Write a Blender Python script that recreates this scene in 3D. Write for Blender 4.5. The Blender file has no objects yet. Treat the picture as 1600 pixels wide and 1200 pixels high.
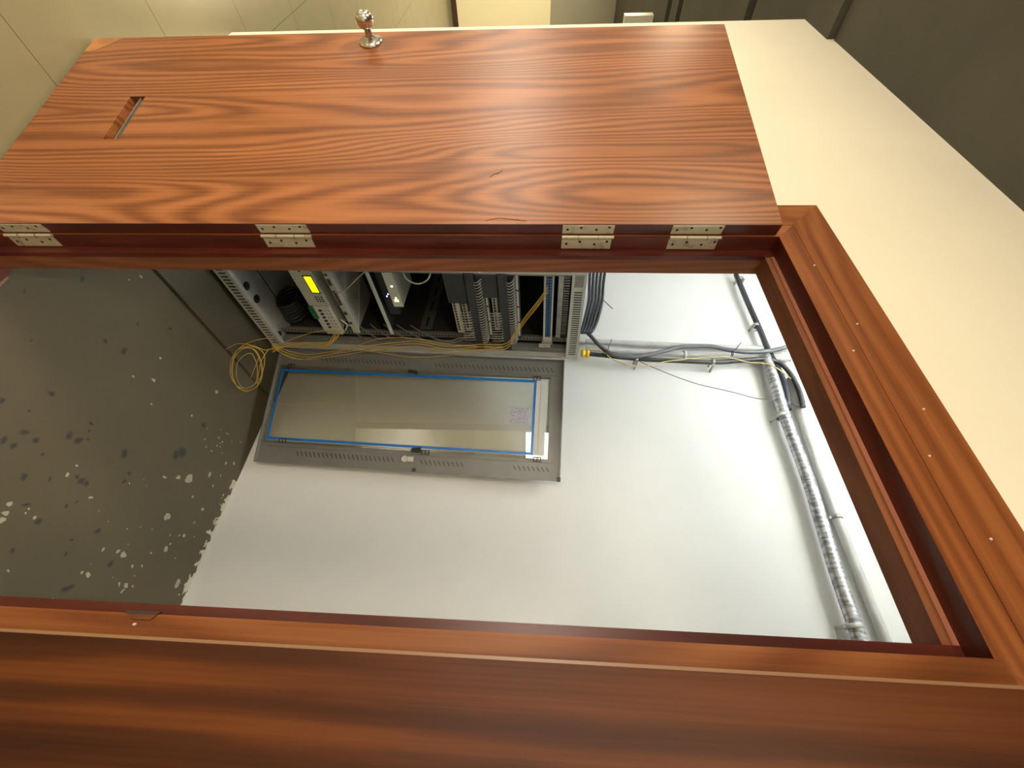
import bpy, bmesh, math, random
from mathutils import Vector, Matrix, Euler
random.seed(7)
scn = bpy.context.scene
col = scn.collection
CAM = {'C': (0.0, -0.6476, 1.5399), 'fw': (-0.5740227516114311, 0.8171174454772123, -0.05307504996922758), 'r': (0.8174016129353852, 0.5756492373312638, 0.021967219454564285), 'u': (-0.048502410281055466, 0.03077394769491163, 0.9983488770666289), 'f': 660.5}
RACK_M = [(0.0097, -0.9998, -0.0164), (0.9992, 0.0103, -0.0398), (0.04, -0.016, 0.9991)]
RACK_O = (-1.483, 1.153, 0.06)
WHITE = [(-1.217, 0.419, 0.004), (-1.167, 0.385, 0.004), (-1.014, 0.668, 0.006), (-0.919, 0.698, 0.006), (-0.881, 0.615, 0.004), (-1.08, 1.003, 0.008), (-0.843, 0.747, 0.004), (-0.849, 1.329, 0.01), (-0.824, 1.274, 0.007), (-0.629, 0.98, 0.006), (-0.656, 1.051, 0.009), (-0.671, 1.103, 0.016), (-0.738, 1.208, 0.008), (-0.456, 0.738, 0.004), (-0.613, 1.178, 0.006), (-0.587, 1.267, 0.008), (-0.497, 1.089, 0.012), (-0.563, 1.374, 0.013), (-0.457, 1.232, 0.007), (-0.455, 1.204, 0.004), (-0.383, 1.173, 0.01), (-0.313, 0.898, 0.007), (-0.324, 0.96, 0.007), (-0.319, 0.988, 0.008), (-0.306, 1.089, 0.005), (-0.292, 1.046, 0.006), (-0.232, 0.869, 0.005), (-0.231, 0.896, 0.008), (-0.228, 1.068, 0.009), (-0.207, 1.064, 0.006), (-0.223, 1.037, 0.004), (-0.227, 1.1, 0.004), (-0.276, 1.32, 0.013), (-0.408, 1.182, 0.005), (-0.333, 0.537, 0.007), (-0.355, 0.533, 0.007), (-0.311, 0.539, 0.007), (-0.358, 0.588, 0.003), (-0.345, 0.62, 0.004), (-0.527, 0.63, 0.005), (-0.49, 0.623, 0.005), (-0.345, 0.589, 0.003), (-0.404, 0.857, 0.002), (-0.402, 0.946, 0.003), (-0.358, 1.102, 0.005), (-0.907, 0.95, 0.004), (-0.84, 1.102, 0.004), (-0.868, 1.171, 0.004), (-0.902, 1.189, 0.004), (-0.319, 1.379, 0.008), (-0.196, 0.64, 0.003), (-0.147, 0.828, 0.005), (-0.854, 1.217, 0.003), (-0.833, 1.147, 0.003), (-0.897, 1.155, 0.003), (-0.954, 1.306, 0.003), (-0.869, 1.194, 0.003), (-0.934, 1.248, 0.003), (-0.95, 1.188, 0.003), (-0.9, 1.144, 0.003), (-0.907, 1.061, 0.003), (-0.855, 1.076, 0.003), (-0.902, 1.158, 0.003), (-0.946, 1.146, 0.003), (-0.885, 1.179, 0.003), (-0.951, 1.201, 0.003), (-0.567, 0.926, 0.002), (-0.579, 0.9, 0.002), (-0.247, 0.998, 0.002), (-0.254, 0.884, 0.002), (-0.439, 1.156, 0.003), (-0.36, 1.241, 0.003), (-0.465, 1.289, 0.003), (-0.427, 0.997, 0.002), (-0.361, 0.981, 0.002), (-0.267, 1.083, 0.002), (-0.421, 0.806, 0.002), (-0.546, 0.85, 0.002), (-0.764, 1.276, 0.004), (-0.433, 1.046, 0.002), (-0.696, 1.263, 0.003), (-0.52, 1.254, 0.003)]
DARK = [(-0.678, 0.428, 0.006), (-0.545, 0.435, 0.008), (-0.539, 0.48, 0.008), (-0.499, 0.441, 0.006), (-0.596, 0.553, 0.009), (-0.595, 0.588, 0.006), (-0.605, 0.608, 0.004), (-0.5, 0.406, 0.006), (-0.509, 0.526, 0.004), (-0.6, 0.409, 0.003), (-0.431, 0.518, 0.008), (-0.456, 0.59, 0.005), (-0.493, 0.657, 0.006), (-0.487, 0.682, 0.009), (-0.481, 0.701, 0.006), (-0.542, 0.823, 0.006), (-0.576, 0.83, 0.005), (-0.749, 1.003, 0.016), (-0.73, 0.976, 0.013), (-0.401, 0.684, 0.006), (-0.423, 0.709, 0.004), (-0.36, 0.839, 0.007), (-0.271, 0.776, 0.005), (-0.28, 0.959, 0.008), (-0.316, 0.767, 0.004), (-0.334, 0.632, 0.006), (-0.369, 0.574, 0.006), (-0.242, 0.623, 0.007), (-0.179, 0.849, 0.009), (-0.186, 0.858, 0.007), (-0.937, 0.533, 0.01), (-1.046, 0.277, 0.006), (-0.778, 0.291, 0.003), (-0.887, 0.185, 0.003), (-1.058, 0.513, 0.004), (-1.146, 0.627, 0.005), (-0.663, 0.584, 0.005), (-0.636, 0.596, 0.003), (-0.595, 0.337, 0.004), (-0.906, 1.029, 0.008), (-0.928, 0.457, 0.005), (-0.629, 0.766, 0.01)]
slot = [(0.33, 0.286), (0.322, 0.308), (0.321, 0.331), (0.518, 0.277), (0.511, 0.305), (0.511, 0.33)]
rose = (0.778, 0.987)
rose_r = [(0.779, 0.949), (0.776, 1.025)]
chip = [(0.828, 0.009), (0.832, 0.099), (0.761, 0.03)]
scr = (0.176, 1.428)
hinge = [[0.141, 0.29], [0.102, 0.256], [0.828, 0.964], [0.829, 0.966], [1.6, 1.727], [1.599, 1.726], [1.863, 1.986], [1.862, 1.979]]
strike = [(-0.0514, 0.0, 0.9878), (-0.053, 0.0, 1.0233), (-0.0466, 0.0, 1.0222), (-0.0454, 0.0, 0.9942)]
redge = [(-0.0229, -0.065, 0.8852), (-0.0233, -0.065, 1.2134), (-0.0242, -0.065, 1.5208), (-0.0221, -0.065, 1.8087), (-0.0195, -0.065, 2.0775)]
pipeA = [(-1.761, 1.3747, 1.8536), (-1.737, 1.3747, 2.4194), (-1.7209, 1.3747, 3.0554)]
pipeB = [(-1.6985, 1.3747, 1.8504), (-1.6708, 1.3747, 2.4079), (-1.6589, 1.3747, 2.7455), (-1.6468, 1.3747, 3.058)]
tube = [(-1.6296, 1.3347, 1.831), (-1.6173, 1.3347, 1.9367), (-1.5933, 1.3347, 2.1601), (-1.5842, 1.3347, 2.3814), (-1.5801, 1.3347, 2.6009), (-1.598, 1.3347, 2.7511), (-1.6102, 1.3347, 2.8636), (-1.6022, 1.3347, 2.9266), (-1.5702, 1.3347, 2.9674), (-1.5109, 1.3347, 2.9915), (-1.4353, 1.3347, 3.0022), (-1.3578, 1.3347, 3.0007), (-1.2829, 1.3347, 2.9892)]
grey = [(-1.778, 1.3047, 1.8506), (-1.7317, 1.3047, 1.883), (-1.6764, 1.3047, 1.9178), (-1.618, 1.3047, 1.9701), (-1.5926, 1.3047, 2.0238), (-1.5847, 1.3047, 2.0972), (-1.5989, 1.3047, 2.1913), (-1.6356, 1.3047, 2.3077), (-1.662, 1.3047, 2.3864), (-1.6736, 1.3047, 2.4629), (-1.6761, 1.3047, 2.5747), (-1.6535, 1.3047, 2.6618), (-1.6365, 1.3047, 2.7671), (-1.6439, 1.3047, 2.8781), (-1.6602, 1.3047, 2.9555), (-1.6862, 1.3047, 3.0253)]
wire = [(-1.6033, 1.3247, 2.1032), (-1.5661, 1.3247, 2.1546), (-1.5076, 1.3247, 2.2565), (-1.4554, 1.3247, 2.3561), (-1.4135, 1.3247, 2.4547), (-1.3857, 1.3247, 2.5537), (-1.3583, 1.3247, 2.651), (-1.3272, 1.3247, 2.7455), (-1.3134, 1.3247, 2.8431), (-1.3028, 1.3247, 2.9071), (-1.276, 1.3247, 2.9651)]
fiber = [(-1.6422, 1.3147, 1.8028), (-1.6444, 1.3147, 1.898), (-1.6161, 1.3147, 1.9526), (-1.5641, 1.3147, 2.0043), (-1.5284, 1.3147, 2.0929), (-1.5228, 1.3147, 2.1471), (-1.5311, 1.3147, 2.2029), (-1.5617, 1.3147, 2.2987), (-1.5782, 1.3147, 2.393), (-1.5948, 1.3147, 2.4876), (-1.6031, 1.3147, 2.6354), (-1.5905, 1.3147, 2.7049), (-1.5685, 1.3147, 2.7714), (-1.5613, 1.3147, 2.8589), (-1.5349, 1.3147, 2.9116), (-1.4948, 1.3147, 2.9451), (-1.4554, 1.3147, 2.971)]
duct = [(-1.6431, 1.3447, 2.8957), (-1.5389, 1.3447, 2.8981), (-1.4306, 1.3447, 2.8943), (-1.2295, 1.3447, 2.8804), (-1.0365, 1.3447, 2.8802), (-0.868, 1.3447, 2.8793), (-0.6285, 1.3447, 2.8647), (-0.434, 1.3447, 2.8525), (-0.2431, 1.3447, 2.8494), (-0.1392, 1.3447, 2.8458)]
duct2 = [(-2.3736, 1.3547, 2.9157), (-2.104, 1.3547, 2.9221), (-1.8886, 1.3547, 2.9315), (-1.7015, 1.3547, 2.9355), (-1.5994, 1.3547, 2.9459), (-1.4928, 1.3547, 2.9531), (-1.3954, 1.3547, 2.9473), (-1.2771, 1.3547, 2.9202)]
pipeW = [(-1.4998, 1.3747, 3.0112), (-1.2507, 1.3747, 2.9889), (-0.8835, 1.3747, 2.9673), (-0.6971, 1.3747, 2.9637), (-0.4445, 1.3747, 2.9645), (-0.1955, 1.3747, 2.9664), (-0.1419, 1.3747, 2.9668)]
bundle = [[(-2.3714, 1.2847, 1.9055), (-2.1769, 1.2847, 1.8902), (-2.0257, 1.2847, 1.8776), (-1.8666, 1.2847, 1.845), (-1.7591, 1.2847, 1.8164)], [(-2.3717, 1.2847, 1.9327), (-2.1772, 1.2847, 1.913), (-2.026, 1.2847, 1.8989), (-1.867, 1.2847, 1.8649), (-1.7595, 1.2847, 1.8327)], [(-2.372, 1.2847, 1.9599), (-2.1775, 1.2847, 1.9358), (-2.0264, 1.2847, 1.9201), (-1.8674, 1.2847, 1.8846), (-1.7598, 1.2847, 1.849)], [(-2.3723, 1.2847, 1.987), (-2.1778, 1.2847, 1.9585), (-2.0267, 1.2847, 1.9414), (-1.8677, 1.2847, 1.9044), (-1.7601, 1.2847, 1.8652)], [(-2.3726, 1.2847, 2.0142), (-2.1781, 1.2847, 1.9813), (-2.0271, 1.2847, 1.9626), (-1.8681, 1.2847, 1.9242), (-1.7605, 1.2847, 1.8815)]]
fib_rack = [[(-1.4, 0.6081, 1.5883), (-1.4, 0.6953, 1.5458), (-1.4, 0.7857, 1.4937), (-1.4, 0.8975, 1.44), (-1.4, 0.99, 1.3888), (-1.4, 0.9984, 1.2571), (-1.4, 1.018, 1.0886), (-1.4, 0.9818, 0.9286), (-1.4, 1.0004, 0.7901), (-1.4, 1.0298, 0.6453), (-1.4, 1.0772, 0.4546), (-1.4, 1.1089, 0.2993), (-1.4, 1.0788, 0.2058), (-1.4, 1.0269, 0.1605)], [(-1.4, 0.6227, 1.5889), (-1.4, 0.7111, 1.5461), (-1.4, 0.8027, 1.4936), (-1.4, 0.9161, 1.4395), (-1.4, 1.01, 1.3879), (-1.4, 1.0187, 1.2552), (-1.4, 1.0387, 1.0854), (-1.4, 1.002, 0.9242), (-1.4, 1.0209, 0.7845), (-1.4, 1.0509, 0.6385), (-1.4, 1.0992, 0.4461), (-1.4, 1.1314, 0.2894), (-1.4, 1.1009, 0.1952), (-1.4, 1.0482, 0.1498)], [(-1.4, 0.6375, 1.5895), (-1.4, 0.727, 1.5464), (-1.4, 0.82, 1.4935), (-1.4, 0.9351, 1.439), (-1.4, 1.0305, 1.3871), (-1.4, 1.0393, 1.2533), (-1.4, 1.0597, 1.0821), (-1.4, 1.0225, 0.9197), (-1.4, 1.0418, 0.7789), (-1.4, 1.0723, 0.6316), (-1.4, 1.1215, 0.4375), (-1.4, 1.1543, 0.2794), (-1.4, 1.1233, 0.1845), (-1.4, 1.0698, 0.1389)]]
fib_loops = [([(-1.16, 0.9217, 0.0933), (-1.16, 0.799, 0.1811), (-1.16, 0.7652, 0.2662), (-1.16, 0.8428, 0.2688), (-1.16, 0.9962, 0.1962), (-1.16, 1.1004, 0.0964), (-1.16, 1.1031, 0.0267), (-1.16, 1.0124, 0.046)], 1), ([(-1.154, 0.8388, 0.1543), (-1.154, 0.7677, 0.2377), (-1.154, 0.7796, 0.2904), (-1.154, 0.9086, 0.2516), (-1.154, 1.0436, 0.1634), (-1.154, 1.1166, 0.0558), (-1.154, 1.0484, 0.0375), (-1.154, 0.9396, 0.0821)], 1), ([(-1.148, 0.8546, 0.1661), (-1.148, 0.7911, 0.2627), (-1.148, 0.9013, 0.2329), (-1.148, 1.0357, 0.1469), (-1.148, 1.0726, 0.0663), (-1.148, 0.9837, 0.0846)], 1), ([(-1.16, 0.9747, 0.052), (-1.16, 0.8275, 0.1522), (-1.16, 0.7566, 0.2562), (-1.16, 0.8044, 0.3105), (-1.16, 0.969, 0.2139), (-1.16, 1.0831, 0.0958), (-1.16, 1.0799, 0.0299)], 1), ([(-1.184, 0.8114, 0.1174), (-1.184, 0.7687, 0.2003), (-1.184, 0.7803, 0.2627), (-1.184, 0.8108, 0.3067), (-1.184, 0.7911, 0.362)], 0), ([(-1.178, 0.9304, 0.0801), (-1.178, 0.8071, 0.1776), (-1.178, 0.742, 0.2863), (-1.178, 0.7137, 0.3975)], 0), ([(-1.19, 0.8618, 0.2464), (-1.19, 0.9584, 0.1719), (-1.19, 1.0406, 0.1068)], 0), ([(-1.184, 0.8011, 0.3268), (-1.184, 0.8981, 0.2388), (-1.184, 1.0308, 0.1514), (-1.184, 1.1115, 0.1044)], 0)]
fib_arcs = [[(-1.385, 1.0249, 0.1603), (-1.385, 1.0993, 0.1836), (-1.385, 1.1361, 0.2563), (-1.385, 1.0985, 0.3977), (-1.385, 1.035, 0.5615), (-1.385, 0.9544, 0.7396), (-1.385, 0.9406, 0.9077), (-1.385, 0.985, 1.0958), (-1.385, 1.0041, 1.3236)], [(-1.375, 1.0215, 0.6202), (-1.375, 1.0546, 0.7466), (-1.375, 1.0824, 0.8939), (-1.375, 1.0666, 1.0676), (-1.375, 1.0255, 1.2238), (-1.375, 0.9909, 1.374)], [(-1.365, 0.9952, 0.1968), (-1.365, 0.932, 0.3288), (-1.365, 0.8863, 0.4413), (-1.365, 0.8649, 0.5632)]]
coil_c = [(-1.33, 1.1187, 0.0159), (-1.33, 1.1519, -0.1262), (-1.33, 1.0586, 0.1713), (-1.33, 1.3857, -0.1706), (-1.33, 0.9062, 0.1494)]
misc = {'tie1': (-1.6853, 1.4047, 1.983), 'tie2': (-1.7187, 1.4047, 2.7568), 'tie1e': (-1.8069, 1.4047, 2.0249), 'tie2e': (-1.7977, 1.4047, 2.823), 'cl1': (-2.3861, 1.4047, 2.969), 'cl2': (-1.941, 1.4047, 2.9517), 'cl3': (-1.6353, 1.4047, 2.6155), 'cl4': (-1.2661, 1.4047, 2.907), 'cl5': (-0.2547, 1.4047, 2.8804), 'cl6': (-0.7105, 1.4047, 2.986), 'cl7': (-1.644, 1.4047, 2.1581), 'cl8': (-1.6965, 1.4047, 2.4596), 'coup': (-1.6866, 1.4047, 1.8175)}# ------------------------------------------------------------------ camera, exposure, world
cd = bpy.data.cameras.new('camera'); co = bpy.data.objects.new('camera', cd); col.objects.link(co)
cd.sensor_fit = 'HORIZONTAL'; cd.sensor_width = 36.0; cd.lens = CAM['f'] / 1600 * 36.0
cd.clip_start = 0.02; cd.clip_end = 60
# the phone was held sideways: the picture's right-hand side is the room's up
ax, ay, az = Vector(CAM['u']), -Vector(CAM['r']), -Vector(CAM['fw'])
co.matrix_world = Matrix(((ax.x, ay.x, az.x, CAM['C'][0]), (ax.y, ay.y, az.y, CAM['C'][1]), (ax.z, ay.z, az.z, CAM['C'][2]), (0, 0, 0, 1)))
scn.camera = co
scn.view_settings.view_transform = 'Standard'
scn.view_settings.look = 'None'
scn.view_settings.exposure = 1.1
scn.view_settings.gamma = 1.0
scn.view_settings.use_curve_mapping = False
wd = bpy.data.worlds.new('world'); scn.world = wd; wd.use_nodes = True
wd.node_tree.nodes['Background'].inputs[0].default_value = (0.9, 0.95, 1.0, 1)
wd.node_tree.nodes['Background'].inputs[1].default_value = 0.05

WARM = (1.0, 0.83, 0.56); COOL = (0.84, 0.93, 1.0)
def area(name, loc, size, power, color, rot=(0, 0, 0), sy=None):
    l = bpy.data.lights.new(name, 'AREA'); l.energy = power; l.color = color
    l.shape = 'RECTANGLE'; l.size = size; l.size_y = sy or size
    o = bpy.data.objects.new(name, l); o.location = loc; o.rotation_euler = rot; col.objects.link(o); return o
LAMPS = [(-1.9, -2.2, 40), (0.9, -2.2, 33), (-4.4, -1.6, 26), (-7.0, 0.3, 48)]
for i, (lx, ly, pw) in enumerate(LAMPS):
    area('lobby_light', (lx, ly, 2.735), 0.5, pw, WARM)
area('closet_light', (-1.35, 0.30, 3.38), 1.1, 4, COOL, (0, 0, 0), 0.08)
area('closet_light', (-1.35, 0.30, 3.46), 1.1, 31, COOL, (math.radians(180), 0, 0), 0.08)

# ------------------------------------------------------------------ helpers
def tag(o, label=None, cat=None, group=None, kind=None):
    if label: o['label'] = label
    if cat: o['category'] = cat
    if group: o['group'] = group
    if kind: o['kind'] = kind
    return o
def empty(name, loc=(0, 0, 0), rot=None, mat=None):
    o = bpy.data.objects.new(name, None); col.objects.link(o); o.empty_display_size = 0.05
    if mat is not None: o.matrix_world = mat
    else:
        o.location = loc
        if rot: o.rotation_euler = rot
    return o
class MB:
    def __init__(s): s.v = []; s.f = []; s.m = []; s.sm = []
    def add(s, vs, fs, mi=0, smooth=False):
        b = len(s.v); s.v += [tuple(v) for v in vs]
        for f in fs: s.f.append(tuple(b + i for i in f)); s.m.append(mi); s.sm.append(smooth)
        return s
    def box(s, x0, x1, y0, y1, z0, z1, mi=0):
        x0, x1 = sorted((x0, x1)); y0, y1 = sorted((y0, y1)); z0, z1 = sorted((z0, z1))
        vs = [(x, y, z) for x in (x0, x1) for y in (y0, y1) for z in (z0, z1)]
        return s.add(vs, [(0, 1, 3, 2), (4, 6, 7, 5), (0, 4, 5, 1), (2, 3, 7, 6), (0, 2, 6, 4), (1, 5, 7, 3)], mi)
    def hexa(s, p, mi=0):      # p: 4 lower corners then 4 upper corners, same winding (counter-clockwise from above)
        return s.add(p, [(3, 2, 1, 0), (4, 5, 6, 7), (0, 1, 5, 4), (1, 2, 6, 5), (2, 3, 7, 6), (3, 0, 4, 7)], mi)
    def prism(s, poly, a, b, axis='y', mi=0):
        n = len(poly)
        def P(p, t): return {'y': (p[0], t, p[1]), 'z': (p[0], p[1], t), 'x': (t, p[0], p[1])}[axis]
        vs = [P(p, a) for p in poly] + [P(p, b) for p in poly]
        return s.add(vs, [tuple(range(n))[::-1], tuple(range(n, 2 * n))] + [(i, (i + 1) % n, n + (i + 1) % n, n + i) for i in range(n)], mi)
    def tube(s, pts, r, n=10, mi=0, cap=True):
        pts = [Vector(p) for p in pts]; rs = r if isinstance(r, (list, tuple)) else [r] * len(pts)
        t0 = (pts[1] - pts[0]).normalized(); up = Vector((0, 0, 1)) if abs(t0.z) < .9 else Vector((1, 0, 0))
        nrm = (up - t0 * up.dot(t0)).normalized(); vs = []
        for i, p in enumerate(pts):
            if i == 0: t = t0
            elif i == len(pts) - 1: t = (pts[-1] - pts[-2]).normalized()
            else: t = (pts[i + 1] - pts[i - 1]).normalized()
            nrm = (nrm - t * nrm.dot(t)).normalized(); bn = t.cross(nrm)
            for k in range(n):
                a = 2 * math.pi * k / n; vs.append(p + (nrm * math.cos(a) + bn * math.sin(a)) * rs[i])
        fs = [(i * n + k, i * n + (k + 1) % n, (i + 1) * n + (k + 1) % n, (i + 1) * n + k) for i in range(len(pts) - 1) for k in range(n)]
        s.add(vs, fs, mi, True)
        if cap:
            L = len(pts) - 1
            s.add([vs[k] for k in range(n)], [tuple(range(n))[::-1]], mi); s.add([vs[L * n + k] for k in range(n)], [tuple(range(n))], mi)
        return s
    def lathe(s, prof, o, d, n=32, mi=0):  # prof: (distance along d, radius)
        d = Vector(d).normalized(); o = Vector(o)
        a = Vector((0, 0, 1)) if abs(d.z) < .9 else Vector((1, 0, 0)); a = (a - d * a.dot(d)).normalized(); b = d.cross(a); vs = []
        for h, r in prof:
            for k in range(n):
                t = 2 * math.pi * k / n; vs.append(o + d * h + (a * math.cos(t) + b * math.sin(t)) * max(r, 1e-4))
        return s.add(vs, [(i * n + k, i * n + (k + 1) % n, (i + 1) * n + (k + 1) % n, (i + 1) * n + k) for i in range(len(prof) - 1) for k in range(n)], mi, True)
    def build(s, name, mats, parent=None, bevel=0, loc=None, mat=None):
        me = bpy.data.meshes.new(name); me.from_pydata(s.v, [], s.f)
        for m in (mats if isinstance(mats, (list, tuple)) else [mats]): me.materials.append(m)
        for p, mi, sm in zip(me.polygons, s.m, s.sm): p.material_index = mi; p.use_smooth = sm
        bm = bmesh.new(); bm.from_mesh(me); bmesh.ops.recalc_face_normals(bm, faces=bm.faces); bm.to_mesh(me); bm.free()
        o = bpy.data.objects.new(name, me); col.objects.link(o)
        if parent: o.parent = parent
        if mat is not None: o.matrix_world = mat
        if loc: o.location = loc
        if bevel:
            b = o.modifiers.new('bevel', 'BEVEL'); b.width = bevel; b.segments = 2; b.limit_method = 'ANGLE'; b.angle_limit = math.radians(40)
        return o
def spline(pts, sub=6):
    pts = [Vector(p) for p in pts]; out = []
    for i in range(len(pts) - 1):
        p0 = pts[max(i - 1, 0)]; p1 = pts[i]; p2 = pts[i + 1]; p3 = pts[min(i + 2, len(pts) - 1)]
        for k in range(sub):
            t = k / sub
            out.append(0.5 * ((2 * p1) + (p2 - p0) * t + (2 * p0 - 5 * p1 + 4 * p2 - p3) * t * t + (3 * p1 - p0 - 3 * p2 + p3) * t ** 3))
    out.append(pts[-1]); return out
def cable(name, pts, r, m, parent=None, sub=6, n=8): return MB().tube(spline(pts, sub), r, n).build(name, m, parent)

# ------------------------------------------------------------------ materials
def mat(name, colr, rough=0.5, metal=0.0, spec=0.5):
    m = bpy.data.materials.new(name); m.use_nodes = True; b = m.node_tree.nodes['Principled BSDF']
    b.inputs['Base Color'].default_value = (*colr, 1); b.inputs['Roughness'].default_value = rough; b.inputs['Metallic'].default_value = metal
    b.inputs['Specular IOR Level'].default_value = spec
    return m
def nodes(m): return m.node_tree.nodes, m.node_tree.links, m.node_tree.nodes['Principled BSDF']
def noisy(name, c1, c2, scale=6, rough=0.6, metal=0.0, stretch=(1, 1, 1), bump=0.0, bscale=80, lo=.35, hi=.65, spec=.5, detail=4):
    m = mat(name, c1, rough, metal, spec); N, L, b = nodes(m)
    tc = N.new('ShaderNodeTexCoord'); mp = N.new('ShaderNodeMapping'); mp.inputs['Scale'].default_value = stretch
    nz = N.new('ShaderNodeTexNoise'); nz.inputs['Scale'].default_value = scale; nz.inputs['Detail'].default_value = detail
    cr = N.new('ShaderNodeValToRGB'); cr.color_ramp.elements[0].position = lo; cr.color_ramp.elements[1].position = hi
    cr.color_ramp.elements[0].color = (*c1, 1); cr.color_ramp.elements[1].color = (*c2, 1)
    L.new(tc.outputs['Object'], mp.inputs[0]); L.new(mp.outputs[0], nz.inputs['Vector']); L.new(nz.outputs['Fac'], cr.inputs[0]); L.new(cr.outputs[0], b.inputs['Base Color'])
    if bump:
        n2 = N.new('ShaderNodeTexNoise'); n2.inputs['Scale'].default_value = bscale; bp = N.new('ShaderNodeBump'); bp.inputs['Strength'].default_value = bump; bp.inputs['Distance'].default_value = .002
        L.new(tc.outputs['Object'], n2.inputs['Vector']); L.new(n2.outputs['Fac'], bp.inputs['Height']); L.new(bp.outputs[0], b.inputs['Normal'])
    return m
def wood(name, light, mid, dark, grain='z', freq=1.0, rough=0.34, contrast=1.0, seed=0.0, spec=.5, rings=14.0, BIG=.5, LINES=40.0):
    m = mat(name, mid, rough, 0, spec); N, L, b = nodes(m)
    tc = N.new('ShaderNodeTexCoord'); mp = N.new('ShaderNodeMapping')
    a, g = 3.6 * freq, 0.42 * freq
    mp.inputs['Scale'].default_value = (a, a, g) if grain == 'z' else (g, a, a)
    mp.inputs['Location'].default_value = (seed, seed * 1.7, seed * .6)
    L.new(tc.outputs['Object'], mp.inputs[0])
    wrp = N.new('ShaderNodeTexNoise'); wrp.inputs['Scale'].default_value = 1.0; wrp.inputs['Detail'].default_value = 1.0; wrp.inputs['Roughness'].default_value = .3
    L.new(mp.outputs[0], wrp.inputs['Vector'])
    def M(op, x, y=None):
        n = N.new('ShaderNodeMath'); n.operation = op
        for i, q in enumerate((x, y)):
            if q is None: continue
            if isinstance(q, (int, float)): n.inputs[i].default_value = q
            else: L.new(q, n.inputs[i])
        return n.outputs[0]
    # growth-ring contours: closed long ellipses where the noise peaks, near straight lines elsewhere
    sx = N.new('ShaderNodeSeparateXYZ'); L.new(tc.outputs['Object'], sx.inputs[0])
    across = sx.outputs[0] if grain == 'z' else sx.outputs[2]
    ph = M('ADD', M('MULTIPLY', wrp.outputs['Fac'], rings * 2 * math.pi), M('MULTIPLY', across, LINES * 2 * math.pi))
    fine = N.new('ShaderNodeTexNoise'); fine.inputs['Scale'].default_value = 9.0; fine.inputs['Detail'].default_value = 3; L.new(mp.outputs[0], fine.inputs['Vector'])
    ph = M('ADD', ph, M('MULTIPLY', fine.outputs['Fac'], 2.4))
    ring = M('ADD', M('MULTIPLY', M('SINE', ph), 0.5), 0.5)
    st = N.new('ShaderNodeMapping'); st.inputs['Scale'].default_value = (110 * freq, 110 * freq, 2.0) if grain == 'z' else (2.0, 110 * freq, 110 * freq)
    L.new(tc.outputs['Object'], st.inputs[0])
    ln = N.new('ShaderNodeTexNoise'); ln.inputs['Scale'].default_value = 1.0; ln.inputs['Detail'].default_value = 3; L.new(st.outputs[0], ln.inputs['Vector'])
    big = N.new('ShaderNodeTexNoise'); big.inputs['Scale'].default_value = 2.2; big.inputs['Detail'].default_value = 2; L.new(mp.outputs[0], big.inputs['Vector'])
    amp = M('ADD', M('MULTIPLY', big.outputs['Fac'], .7), .12)
    v = M('ADD', M('MULTIPLY', M('MULTIPLY', ring, amp), .85 * contrast), M('MULTIPLY', ln.outputs['Fac'], .60 * contrast))
    v = M('ADD', v, M('MULTIPLY', M('SUBTRACT', big.outputs['Fac'], .5), BIG))
    v = M('ADD', v, (1 - contrast) * .525)
    cr = N.new('ShaderNodeValToRGB'); E = cr.color_ramp.elements
    E[0].position = .25; E[0].color = (*dark, 1); E[1].position = .82; E[1].color = (*light, 1)
    e = E.new(.52); e.color = (*mid, 1)
    L.new(v, cr.inputs[0]); L.new(cr.outputs[0], b.inputs['Base Color'])
    return m
W_L, W_M, W_D = (.355, .134, .050), (.256, .088, .030), (.148, .046, .015)
M_leaf = wood('door_laminate', W_L, W_M, W_D, 'z', 1.45, .36, .95, 3.1, spec=.4, rings=22, BIG=.2, LINES=24)
M_cas_z = wood('casing_wood_upright', (.31, .112, .034), (.225, .070, .019), (.13, .036, .009), 'z', 1.5, .42, .7, 8.2, spec=.3, rings=11, LINES=11, BIG=.35)
M_cas_x = wood('casing_wood_cross', (.31, .112, .034), (.225, .070, .019), (.13, .036, .009), 'x', 1.5, .42, .7, 5.0, spec=.3, rings=11, LINES=11, BIG=.35)
M_near = wood('near_door_wood', (.105, .029, .0055), (.056, .0135, .0024), (.026, .0058, .0013), 'z', 1.6, .45, .8, 1.3, spec=.22, rings=5, LINES=5)
M_jamb = wood('jamb_wood', (.26, .098, .042), (.18, .062, .026), (.11, .036, .014), 'z', 1.3, .5, .5, 2.0, spec=.2)
M_jamb_x = wood('jamb_wood_cross', (.26, .098, .042), (.18, .062, .026), (.11, .036, .014), 'x', 1.3, .5, .5, 2.0, spec=.2)
M_red = noisy('red_varnish', (.060, .0105, .0065), (.105, .019, .011), 5, .32, 0, (6, 6, .8), spec=.4)
M_redx = noisy('red_varnish_cross', (.060, .0105, .0065), (.105, .019, .011), 5, .32, 0, (.8, 6, 6), spec=.4)
M_salmon = noisy('sanded_edge', (.34, .12, .07), (.45, .17, .10), 6, .4, 0, (.8, 6, 6))
M_lip = mat('lipping', (.22, .12, .065), .35)
M_raw = noisy('raw_board', (.45, .20, .07), (.30, .12, .04), 20, .8)
M_cream = noisy('cream_paint', (.82, .775, .645), (.85, .805, .675), 2.5, .62, 0, (1, 1, 1), .06, 220, spec=.3)
M_creamedge = mat('cream_edge', (.86, .80, .55), .6)
M_closet = noisy('closet_paint', (.765, .755, .735), (.80, .79, .77), 2.0, .55, 0, (1, 1, 1), .1, 60, spec=.3)
M_ceil = noisy('dark_ceiling_paint', (.072, .068, .056), (.086, .081, .067), 3, .8, 0, (1, 1, 1), .1, 150)
M_grey_wall = noisy('grey_wall', (.30, .29, .22), (.33, .32, .24), 1, .7)
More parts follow.
